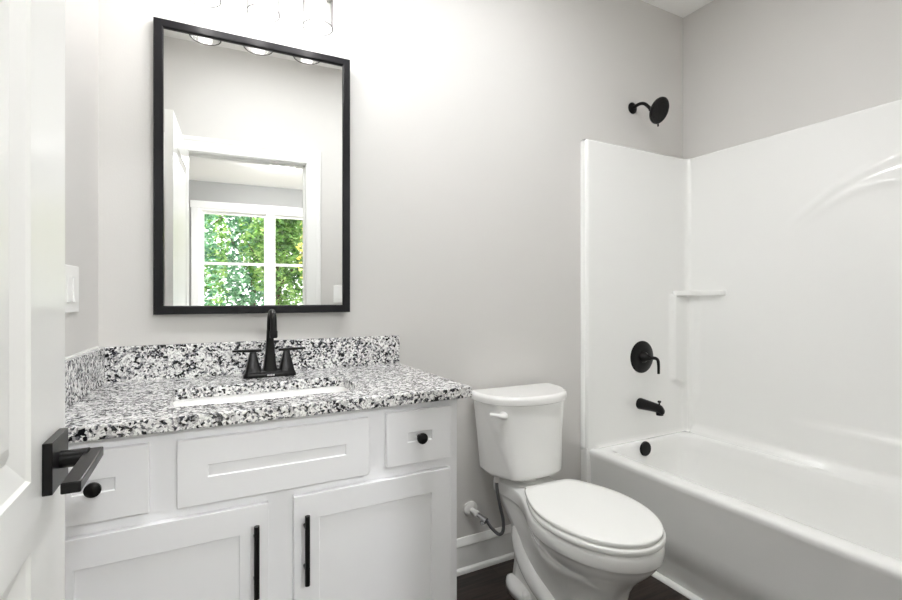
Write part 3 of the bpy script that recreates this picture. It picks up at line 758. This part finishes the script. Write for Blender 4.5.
# ------------------------------------------------------------------ the open door
DXF = -.176; DT = .035; DY0, DY1 = .157, .876; DZ0, DZ1 = .01, 2.044
door = thing('door_1', 'white two-panel door standing open at the left with a black lever', 'door', (DXF, DY0, 0), kind='structure')
bm = bmesh.new()
panels = [(.864 - .73 + .0, .0, 0, 0)]
stl = .157; L0, L1 = DY0 + .105, DY1 - stl
pan = [(L0, L1, .25, .862), (L0, L1, .943, DZ1 - .13)]
def door_face(bm, x, s):
    # face with two recessed moulded panels; s=+1 faces +x
    ys = [DY0, L0, L1, DY1]; zs_ = [DZ0, pan[0][2], pan[0][3], pan[1][2], pan[1][3], DZ1]
    g = [[bm.verts.new((x, y, z)) for y in ys] for z in zs_]
    for i in range(5):
        for j in range(3):
            if j == 1 and i in (1, 3): continue
            bm.faces.new((g[i][j], g[i][j + 1], g[i + 1][j + 1], g[i + 1][j]))
    for (a, b_, c, d_) in pan:
        prv = None
        for ins, dep in ((0, 0), (.004, .004), (.016, .0075), (.034, .013), (.046, .007), (.056, .005)):
            r_ = [bm.verts.new((x - s * dep, y, z)) for y, z in ((a + ins, c + ins), (b_ - ins, c + ins), (b_ - ins, d_ - ins), (a + ins, d_ - ins))]
            if prv:
                for k in range(4): bm.faces.new((prv[k], prv[(k + 1) % 4], r_[(k + 1) % 4], r_[k]))
            prv = r_
        bm.faces.new(prv)
door_face(bm, DXF, 1); door_face(bm, DXF - DT, -1)
for (a, b_, c, d_) in ((DY0, DY0, DZ0, DZ1), (DY1, DY1, DZ0, DZ1)):
    v = [bm.verts.new(p) for p in ((DXF, a, c), (DXF, a, d_), (DXF - DT, a, d_), (DXF - DT, a, c))]; bm.faces.new(v)
for z in (DZ0, DZ1):
    v = [bm.verts.new(p) for p in ((DXF, DY0, z), (DXF, DY1, z), (DXF - DT, DY1, z), (DXF - DT, DY0, z))]; bm.faces.new(v)
DO = Vector((DXF, DY0, 0))
def dr(bm): bmesh.ops.translate(bm, verts=bm.verts, vec=-DO); return bm
obj('door_leaf', dr(bm), 'doorp', door, weld=False)
HY, HZ = .802, .943
for s in (1, -1):
    x = DXF if s == 1 else DXF - DT
    def hb(a0, a1, *r_):
        return B(min(x + s * a0, x + s * a1), max(x + s * a0, x + s * a1), *r_)
    h = obj('lever_handle', dr(hb(0, .0105, HY - .041, HY + .041, HZ - .033, HZ + .033)), 'black', door, bevel=.001, seg=2)
    h['label'] = 'square black door lever'
    obj('neck', dr(tube(bmesh.new(), [(x + s * .008, HY, HZ), (x + s * .041, HY, HZ)], .0115, 20)), 'black', h, smooth='auto')
    bm = hb(.036, .055, HY - .128, HY + .014, HZ - .0055, HZ + .0075)
    obj('lever', dr(bm), 'black', h, bevel=.0015, seg=2)
obj('latch_plate', dr(B(DXF - DT / 2 - .012, DXF - DT / 2 + .012, DY1, DY1 + .0015, HZ - .028, HZ + .028)), 'black', door)
for hz in (.28, 1.1, 1.86):
    obj('hinge', dr(tube(bmesh.new(), [(DXF - DT - .004, DY0 - .004, hz - .045), (DXF - DT - .004, DY0 - .004, hz + .045)], .006, 12)), 'black', door, smooth='auto')

# ------------------------------------------------------------------ bedroom ceiling lamp
t = thing('ceiling_light', 'round white flush ceiling light in the bedroom, seen in the mirror', 'ceiling light', (.55, -2.35, CE))
obj('lamp_base', lathe(bmesh.new(), [(.17, 0), (.17, -.02), (.16, -.03), (0, -.03)], 36, (0, 0, 0), (0, 0, 1)), 'nickel', t, smooth='auto')
obj('lamp_dome', lathe(bmesh.new(), [(.155, -.028), (.15, -.05), (.12, -.075), (.07, -.09), (0, -.095)], 36, (0, 0, 0), (0, 0, 1)), 'dome', t, smooth='auto')

# ------------------------------------------------------------------ outdoors
struct(obj('ground', B(-14, 16, -26, BY - .13, -.5, -.35), 'soil'), 'grassy ground outside the bedroom window', 'ground')
def make_crown(seed, rx, rz, n, sz):
    rnd = random.Random(seed); bm = bmesh.new()
    blobs = [(Vector((rnd.uniform(-.6, .6) * rx, rnd.uniform(-.5, .5) * rx, rnd.uniform(-.7, .8) * rz)), rnd.uniform(.35, .6)) for _ in range(16)]
    for i in range(n):
        c, r_ = blobs[rnd.randrange(len(blobs))]
        d_ = Vector((rnd.gauss(0, 1), rnd.gauss(0, 1), rnd.gauss(0, 1))).normalized() * rnd.uniform(.55, 1.0) ** .5
        p = c + Vector((d_.x * rx * r_, d_.y * rx * r_, d_.z * rz * r_))
        a = Vector((rnd.gauss(0, 1), rnd.gauss(0, 1), rnd.gauss(0, .5))).normalized(); b_ = a.cross(Vector((rnd.gauss(0, 1), rnd.gauss(0, 1), rnd.gauss(0, 1)))).normalized()
        s = sz * rnd.uniform(.6, 1.3)
        v = [bm.verts.new(q_) for q_ in (p - a * s, p + b_ * s * .45 + (a * -.1 * s), p + a * s, p - b_ * s * .45)]
        bm.faces.new(v)
    return bm
def make_tree(seed, x, y, h, rx, rz, leaf, n, sz, label):
    t = thing('tree', label, 'tree', (x, y, -.35), group='trees outside the bedroom window')
    bm = bmesh.new(); rnd = random.Random(seed)
    tube(bm, smooth_path([(0, 0, 0), (.06, 0, h * .3), (-.05, .03, h * .6), (.02, 0, h * .9)], 5), [.13, .03], 10)
    for k in range(6):
        a = rnd.uniform(0, 6.28); z0 = h * rnd.uniform(.3, .7)
        tube(bm, [(0, 0, z0), (math.cos(a) * rx * .4, math.sin(a) * rx * .4, z0 + .5), (math.cos(a) * rx * .8, math.sin(a) * rx * .8, z0 + 1.1)], [.04, .012], 6)
    obj('trunk', bm, 'bark', t, smooth=True)
    obj('foliage', make_crown(seed, rx, rz, n, sz), leaf, t, loc=(0, 0, h * .62))
make_tree(1, -1.25, -7.6, 5.0, 1.0, 2.6, 'leafb', 7000, .065, 'leafy cool green tree behind left pane of the mirrored window')
make_tree(2, .95, -9.9, 5.0, .95, 2.6, 'leafg', 8000, .075, 'bright green tree behind the middle of the mirrored window')
make_tree(3, 1.62, -6.7, 4.2, .6, 1.3, 'leafy', 2600, .05, 'yellow leaved tree behind right pane of the mirrored window')
make_tree(4, 2.75, -13.4, 6.0, 1.6, 3.2, 'leafg', 8000, .09, 'green tree behind the yellow leaved tree')
make_tree(5, -1.6, -13.2, 6.2, 1.6, 3.2, 'leafg', 8000, .09, 'tall green tree farther back behind the cool green tree')
make_tree(6, -5.6, -12.5, 6.0, 1.7, 3.0, 'leafb', 6000, .10, 'green tree at the far left beyond the window')
make_tree(7, .5, -18.0, 7.5, 2.3, 4.0, 'leafb', 7000, .13, 'farthest green tree at the back of the garden')
